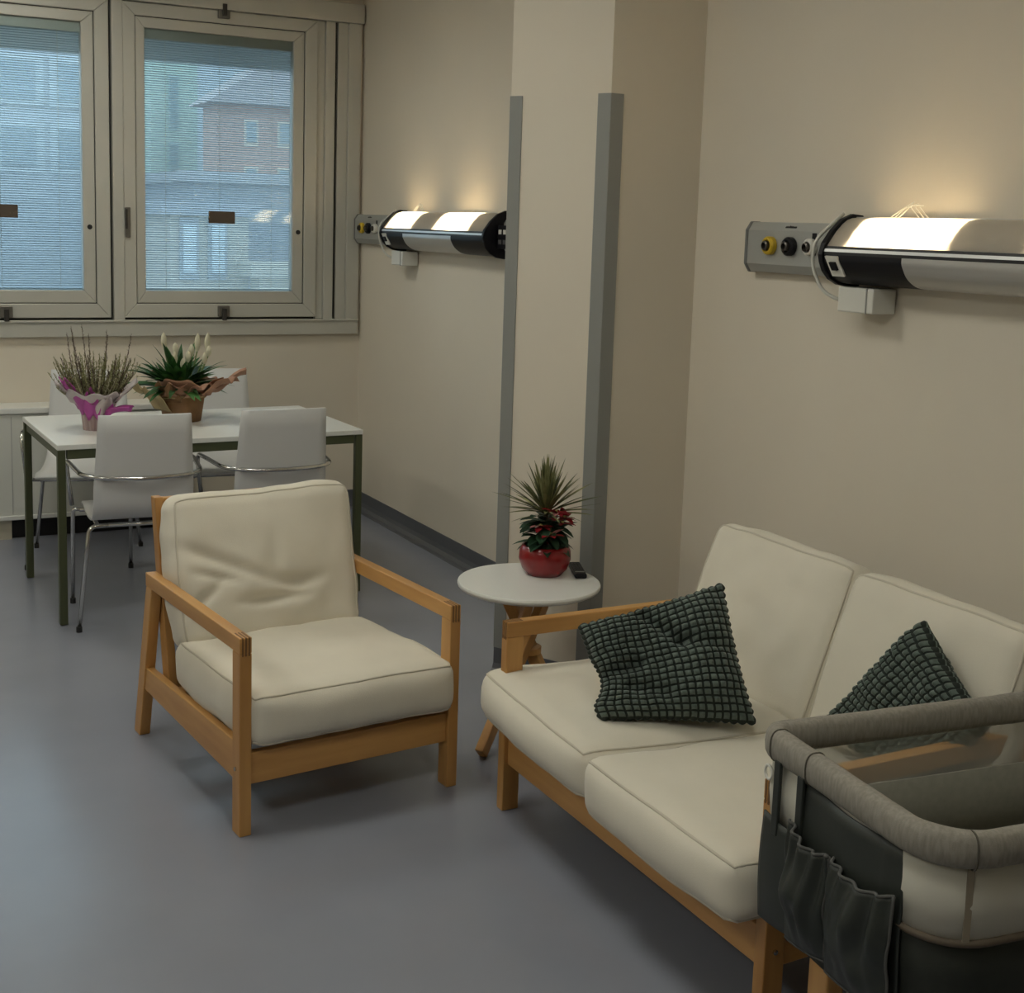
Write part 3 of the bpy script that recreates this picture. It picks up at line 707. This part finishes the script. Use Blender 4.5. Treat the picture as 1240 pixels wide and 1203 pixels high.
# ================================================================== bedhead lamp units on the wall
def wall_unit(label, y0, tube_s0, tube_s1, lits, black0, black1, zc=1.645):
    """s runs along the wall towards the camera from y0, d out of the wall, z from zc"""
    t = thing('wall_lamp_unit', label, 'wall lamp', (XR, y0, zc), 0, 'wall lamp units')
    def PR(prof, s0, s1):
        b = MB(); n = len(prof)
        vs = [(-d, -s0, z) for d, z in prof]+[(-d, -s1, z) for d, z in prof]
        fs = [(i, (i+1) % n, (i+1) % n+n, i+n) for i in range(n)]+[tuple(range(n))[::-1], tuple(range(n, 2*n))]
        return b.add(vs, fs)
    s_end = tube_s1+.42
    plate = [(0, -.082), (0, .082), (.032, .082), (.050, .055), (.050, -.055), (.032, -.082)]
    for (a, b_) in ((0, tube_s0), (tube_s1, s_end)):
        PR(plate, a, b_).build('gas_panel', ALU2, t, bevel=.003)
    PR([(0, -.084), (0, .084), (.034, .084), (.053, .056), (.053, -.056), (.034, -.084)], -.012, .002).build('end_cap', mat('cap_grey', (.16, .16, .155), .5), t, bevel=.003)
    # lamp body cross-section
    top = [(.026, .1005), (.046, .0985), (.064, .093), (.082, .080), (.104, .058), (.122, .034), (.138, .012)]
    low = [(p.x, p.y) for p in fillet([(.146, -.012, 0), (.146, -.030, 0), (.125, -.068, 0), (.085, -.094, 0), (.04, -.10, 0), (0, -.10, 0)], .03, 5)]
    def skin(prof, s0, s1, th=.008):
        inner = [(max(0, d-th), z-th if z > 0 else z+th) for d, z in prof][::-1]
        return PR(prof+inner, s0, s1)
    # back body
    PR([(0, .100), (.030, .103), (.030, .094), (.014, .088), (.014, .02), (.05, -.006), (.134, -.004), (.134, -.018), (.10, -.068), (.04, -.09), (0, -.09)], tube_s0+.004, tube_s1-.004).build('housing', mat('reflector_grey', (.62, .60, .56), .4), t, bevel=.002)
    for a, b_ in lits:                                         # the glowing tubes behind the cover
        for s_ in (a-.030, b_+.030):  # added partitions, keep the glow inside each lit section
            PR([(.016, .086), (.040, .094), (.062, .089), (.082, .075), (.103, .053), (.121, .029), (.131, .002), (.05, .000), (.016, .022)], s_-.002, s_+.002).build('added_baffle', mat('reflector_grey', (.62, .60, .56)), t)
        lt = MB().tube([(-.066, -(a+.02), .042), (-.066, -(b_-.02), .042)], .013, 12).build('lamp_tube', TUBE, t, smooth=True); lt['label'] = 'warm white glowing lamp tube'
    cov = MB(); kk = len(top)
    cov.add([(-d, -s_, z) for s_ in (tube_s0+.016, tube_s1-.016) for d, z in top], [(i, i+1, kk+i+1, kk+i) for i in range(kk-1)])
    cov.build('light_cover', COVER, t, smooth=True)
    PR([(.12, .010), (.140, .014), (.143, .006), (.12, .004)], tube_s0+.018, tube_s1-.018).build('ridge_line', BLACK, t)
    PR([(.12, .004), (.145, .006), (.148, -.003), (.12, -.004)], tube_s0+.018, tube_s1-.018).build('ridge_strip', ALU, t)
    PR([(.12, -.004), (.146, -.003), (.147, -.012), (.12, -.012)], tube_s0+.018, tube_s1-.018).build('ridge_line', BLACK, t)
    skin(low, tube_s0+black0, tube_s1-black1).build('front_cover', ALU, t)
    skin(low, tube_s0+.018, tube_s0+black0).build('black_cover', DARK, t)
    skin(low, tube_s1-black1, tube_s1-.018).build('black_cover', DARK, t)
    full = [(0, .108), (.04, .111), (.078, .095), (.115, .062), (.145, .022), (.155, -.012), (.150, -.034), (.137, -.062), (.113, -.086), (.08, -.102), (.04, -.108), (0, -.108)]
    for s in (tube_s0, tube_s1-.020):
        PR(full, s, s+.020).build('end_ring', DARK, t, bevel=.003)
    # gas sockets
    for k, (mt, r) in enumerate(((YEL, .030), (DARK, .030), (PLASTIC, .027))):
        Mx = Matrix.Translation((-.05, -(.125+k*.100), .006)) @ Matrix.Rotation(-PI/2, 4, 'Y')
        so = MB().lathe([(r, 0), (r, .016), (r*.82, .022), (r*.62, .022), (r*.6, .006), (0, .006)], n=28, M_=Mx).build('gas_socket', mt, t, smooth=False, bevel=.001)
        MB().lathe([(r*.52, .004), (r*.52, .030), (r*.34, .033), (r*.30, .018), (0, .018)], n=20, M_=Mx).build('socket_core', mat('core_metal', (.10, .09, .08), .35, metal=.7), so)
    MB().box(-.0515, -.048, -.345, -.325, -.02, .05).build('socket_clip', DARK, t)
    # lettering strip: a row of tiny dark strokes, too small to read
    wd = MB(); rn = random.Random(4); s = .185; sl = math.atan2(.027, .018)
    for k in range(9):
        h = rn.choice((.006, .007, .009)); w_ = .0045
        k0, k1 = .30, .30+h*32
        wd.add([(-lerp(.0505, .0325, kk_), -s-o_, lerp(.0560, .0830, kk_)) for kk_, o_ in ((k0, 0), (k0, w_), (k1, w_), (k1, 0))], [(0, 1, 2, 3)])
        s += .0062
    wd.build('lettering', BLACK, t, solid=.001)
    # switch plate on the black cover
    sw = MB().add([(-.150, -(tube_s0+.030), -.016), (-.150, -(tube_s0+.083), -.016), (-.128, -(tube_s0+.098), -.074), (-.128, -(tube_s0+.045), -.074)], [(0, 1, 2, 3)]).build('switch_plate', PLASTIC, t, solid=.006)
    MB().add([(-.1465, -(tube_s0+.050), -.032), (-.1465, -(tube_s0+.074), -.032), (-.1375, -(tube_s0+.080), -.055), (-.1375, -(tube_s0+.056), -.055)], [(0, 1, 2, 3)]).build('switch', DARK, sw, solid=.016)
    # black socket block on the near panel
    bx = MB().box(-.085, -.045, -(tube_s1+.13), -(tube_s1+.012), -.06, .045).build('socket_block', DARK, t, bevel=.003)
    for k in range(2):
        MB().box(-.088, -.080, -(tube_s1+.05+k*.045), -(tube_s1+.025+k*.045), .005, .025).build('socket', PLASTIC, bx)
        MB().box(-.088, -.080, -(tube_s1+.05+k*.045), -(tube_s1+.025+k*.045), -.04, -.02).build('socket', mat('socket_grey', (.08, .08, .085), .5), bx)
    # white supply box hanging under the lamp, its cable and the loose wires above
    sb = MB().box(-.095, -.006, -(tube_s0+.185), -(tube_s0+.035), -.180, -.106).build('supply_box', PLASTIC, t, bevel=.004)
    MB().box(-.097, -.004, -(tube_s0+.160), -(tube_s0+.155), -.181, -.105).build('box_seam', mat('seam_grey', (.3, .3, .28), .6), sb)
    cb = fillet([(-.05, -(tube_s0-.012), .112), (-.14, -(tube_s0-.035), .03), (-.135, -(tube_s0-.045), -.05), (-.11, -(tube_s0-.020), -.125), (-.085, -(tube_s0+.040), -.150)], .08, 8)
    MB().tube(cb, .0055, 8).build('cable', PLASTIC, t, smooth=True)
    for k in range(3):
        s0_ = tube_s0+.16+k*.018
        MB().tube(fillet([(-.03, -s0_, .10), (-.035, -(s0_+.05), .125+.006*k), (-.03, -(s0_+.10), .150-.007*k), (-.028, -(s0_+.075), .135), (-.03, -(s0_+.12), .10)], .02, 4), .0012, 5).build('loose_wire', PLASTIC, t, smooth=True)
    return t
wall_unit('wall lamp unit above the sofa with yellow and black gas sockets', 3.590, .475, 1.78, ((.605, .93), (1.27, 1.66)), .34, .34)
wall_unit('wall lamp unit in the far corner beside the window, two lit covers', 7.235, .625, 1.865, ((.70, .965), (1.30, 1.625)), .30, .36)

# ================================================================== bassinet
BX0, BX1, BY0, BY1, BZ = 1.588, 2.495, 1.450, 1.968, .700
BA = thing('bassinet', 'grey baby bassinet with dark pocket organizer beside the sofa', 'bassinet', (BX0, BY0, 0), math.radians(-6.5))
BL_, BW_ = BX1-BX0, BY1-BY0
def rrect(ins=0.0, n=10, rad=(.10, .10, .04, .03)):
    """near-left, near-right, far-right, far-left corner radii; returns closed loop from the far-left corner anticlockwise"""
    x0, x1, y0, y1 = ins, BL_-ins, ins, BW_-ins
    rs = [max(.008, r-ins) for r in rad]
    cs = [((x0+rs[3], y1-rs[3]), rs[3], 90), ((x0+rs[0], y0+rs[0]), rs[0], 180), ((x1-rs[1], y0+rs[1]), rs[1], 270), ((x1-rs[2], y1-rs[2]), rs[2], 0)]
    pts = []
    for i, ((cx, cy), r, a0) in enumerate(cs):
        for k in range(n+1):
            a = math.radians(a0+90*k/n); pts.append(Vector((cx+r*math.cos(a), cy+r*math.sin(a), 0)))
        nx = cs[(i+1) % 4]; a = math.radians(nx[2]); q = Vector((nx[0][0]+nx[1]*math.cos(a), nx[0][1]+nx[1]*math.sin(a), 0)); p = pts[-1]
        for k in range(1, n): pts.append(p.lerp(q, k/n))
    return pts
def resamp(ins): return rrect(ins)
def loop_wall(name, levels, mt, sel=None, solid=.0):
    """levels: list of (inset, z); sel: predicate on a loop point (keeps only part of the loop)"""
    loops = [[p+Vector((0, 0, z)) for p in resamp(i)] for i, z in levels]; n = len(loops[0]); mb = MB()
    vs = [p for L in loops for p in L]; fs = []
    for j in range(len(loops)-1):
        for i in range(n):
            i2 = (i+1) % n
            mid = (loops[0][i]+loops[0][i2])/2
            if sel and not sel(mid): continue
            fs.append((j*n+i, j*n+i2, (j+1)*n+i2, (j+1)*n+i))
    used = sorted({i for f in fs for i in f}); ix = {o: k for k, o in enumerate(used)}
    return mb.add([vs[i] for i in used], [tuple(ix[i] for i in f) for f in fs]).build(name, mt, BA, smooth=True, solid=solid)
# padded rim: flattened tube swept round the loop
def rim_ring(path, hw, hz, mt, name, closed=True, parent=BA, z=BZ):
    n = len(path); vs = []; K = 14
    for i, p in enumerate(path):
        a = path[i-1] if (closed or i) else p; b = path[(i+1) % n] if (closed or i < n-1) else p
        t_ = (b-a).normalized(); o_ = Vector((t_.y, -t_.x, 0))
        w = 1+.05*noise.noise(Vector((p.x*14, p.y*14, 3)))
        for k in range(K):
            an = 2*PI*k/K; cx, cz = math.cos(an), math.sin(an)
            sx = abs(cx)**.75*(1 if cx > 0 else -1); sz = abs(cz)**.75*(1 if cz > 0 else -1)
            vs.append(p+o_*(sx*hw*w)+Vector((0, 0, z+sz*hz*w)))
    m_ = n if closed else n-1
    fs = [(i*K+k, i*K+(k+1) % K, ((i+1) % n)*K+(k+1) % K, ((i+1) % n)*K+k) for i in range(m_) for k in range(K)]
    if not closed: fs += [tuple(range(K)), tuple(range((n-1)*K, n*K))]
    return MB().add(vs, fs).build(name, mt, parent, smooth=True)
base = rrect(.0, 14)
dense = []
for i, p in enumerate(base):
    q = base[(i+1) % len(base)]
    k = max(1, int((q-p).length/.02))
    for j in range(k): dense.append(p.lerp(q, j/k))
rim = rim_ring(dense, .022, .0315, GREY_RIM, 'padded_rim')
SEAMM = mat('rim_seam', (.10, .09, .07), .9)
def rim_seam(p, t_):
    o_ = Vector((t_[1], -t_[0], 0)).normalized(); tt = Vector((t_[0], t_[1], 0)).normalized()
    pts = []
    for k in range(24):
        an = 2*PI*k/24; cx, cz = math.cos(an), math.sin(an)
        pts.append(Vector((p[0], p[1], BZ))+o_*(abs(cx)**.75*(1 if cx > 0 else -1)*.0225)+Vector((0, 0, abs(cz)**.75*(1 if cz > 0 else -1)*.032)))
    MB().tube(pts, .0018, 5, closed=True).build('seam', SEAMM, rim, smooth=True)
rim_seam((0, BW_-.155), (0, -1)); rim_seam((.060, .004), (1, -.3)); rim_seam((.0, BW_-.035), (0, -1))
far = lambda p: p.y > BW_-.012 and .03 < p.x < BL_-.03
notfar = lambda p: not far(p)
loop_wall('cream_band', [(-.002, .675), (-.006, .60), (.0, .535)], CREAM_B, notfar, .003)
loop_wall('mesh_panel', [(.002, .675), (.006, .575)], MESHC, far)
loop_wall('lower_fabric', [(-.002, .535), (.004, .46), (.016, .36), (.03, .315)], BDARK, notfar, .003)
loop_wall('lower_fabric', [(.006, .575), (.008, .46), (.018, .36), (.03, .315)], BDARK, far, .003)
loop_wall('lining', [(.012, .578), (.018, .50), (.024, .42)], BLIN, None, .002)
tp = [p+Vector((0, 0, .535)) for p in rrect(-.003)]
MB().tube(tp, .007, 8, closed=True).build('band_trim', BTRIM, BA, smooth=True)
tp = [p+Vector((0, 0, .576)) for p in rrect(.010)]
MB().tube(tp, .003, 6, closed=True).build('lining_trim', BLIN, BA, smooth=True)
for (x, y, nx, ny) in ((.060, .006, -.3, -.95), (.62, -.002, 0, -1)):
    MB().bar((x, y-.004, .536), (x, y-.004, .672), .012, .003, up=(nx, ny, 0)).build('band_seam', mat('seam_tape', (.27, .23, .17), .8), BA)
mb = MB(); lp = rrect(.025); mb.add([p+Vector((0, 0, z)) for z in (.36, .425) for p in lp], [tuple(range(len(lp)))[::-1], tuple(range(len(lp), 2*len(lp)))]+[(i, (i+1) % len(lp), (i+1) % len(lp)+len(lp), i+len(lp)) for i in range(len(lp))])
mb.build('mattress', BLIN, BA, bevel=.01)
lp = rrect(.03); MB().add([p+Vector((0, 0, z)) for z in (.305, .318) for p in lp], [tuple(range(len(lp)))[::-1], tuple(range(len(lp), 2*len(lp)))]+[(i, (i+1) % len(lp), (i+1) % len(lp)+len(lp), i+len(lp)) for i in range(len(lp))]).build('base_board', BDARK, BA)
for x in (.075, BL_-.075):
    for y in (.12, BW_-.13):
        MB().box(x-.02, x+.02, y-.032, y+.032, .0, .40).build('leg', WZ, BA, bevel=.005)
    MB().box(x-.018, x+.018, .12, BW_-.13, .06, .11).build('foot_rail', WY, BA, bevel=.004)
MB().box(.075, BL_-.075, BW_/2-.02, BW_/2+.02, .065, .105).build('stretcher', WX, BA, bevel=.004)
# little ring hanging at the far corner
MB().tube([(-.012, BW_-.020+.012*math.cos(a), .640+.014*math.sin(a)) for a in [2*PI*i/20 for i in range(20)]], .003, 6, closed=True).build('ring', PLASTIC, BA, smooth=True)
# pocket organizer hung over the end
OG = MB()
def og(u, v):   # u: 0 far edge .. 1 near edge, v: 0 bottom .. 1 top
    y = lerp(BW_-.015, .085, u); zt = lerp(.560, .545, u) if u < .28 else .668
    zb = lerp(.338, .385, u) ; x = -.012-.006*math.sin(v*PI)-(.004*math.sin(u*12))
    if u > .9: x += .01*(u-.9)/.1
    return (x, y, lerp(zb, zt, v))
org = OG.grid(og, 50, 12).build('organizer', POCK, BA, smooth=True, solid=.004)
org['label'] = 'dark green nylon pocket organizer'
def pocket(y0, y1, zb0, zb1, zt0, zt1, bulge, seed):
    def fn(u, v):
        y = lerp(y0, y1, u); zb = lerp(zb0, zb1, u); zt = lerp(zt0, zt1, u)-.016*math.sin(u*PI)
        z = lerp(zb, zt, v)
        gath = .006*math.sin(u*27+seed+1.5*math.sin(u*6))*max(0, v-.45)/.55
        b = bulge*(math.sin(PI*min(1, u*.96+.02))**.6)*math.sin(PI*(.06+.80*v))**.9
        fold = .018*noise.noise(Vector((u*5, v*3, seed)))*math.sin(PI*v)
        return (-.020-b-gath-fold, y, z)
    p = MB().grid(fn, 44, 20).build('pocket', POCK, org, smooth=True, solid=.003)
    return p, [fn(i/44, 1) for i in range(45)], [fn(0, i/20) for i in range(21)], [fn(1, i/20) for i in range(21)], [fn(i/44, 0) for i in range(45)]
ED = mat('elastic_grey', (.085, .085, .08), .8)
for (a) in ((BW_-.125, .265, .352, .372, .590, .577, .040, 1.0), (.262, .085, .356, .372, .577, .590, .036, 5.0)):
    p, top, e0, e1, bot = pocket(*a)
    MB().tube(top, .0035, 6).build('elastic', ED, org, smooth=True)
    MB().tube(e1, .003, 6).build('edge_binding', ED, org, smooth=True)
    MB().tube(bot, .003, 6).build('edge_binding', ED, org, smooth=True)
for y in (BW_-.062, BW_-.14):
    MB().box(-.022, -.014, y-.010, y+.010, .53, .680).build('strap', POCK, org, bevel=.002)
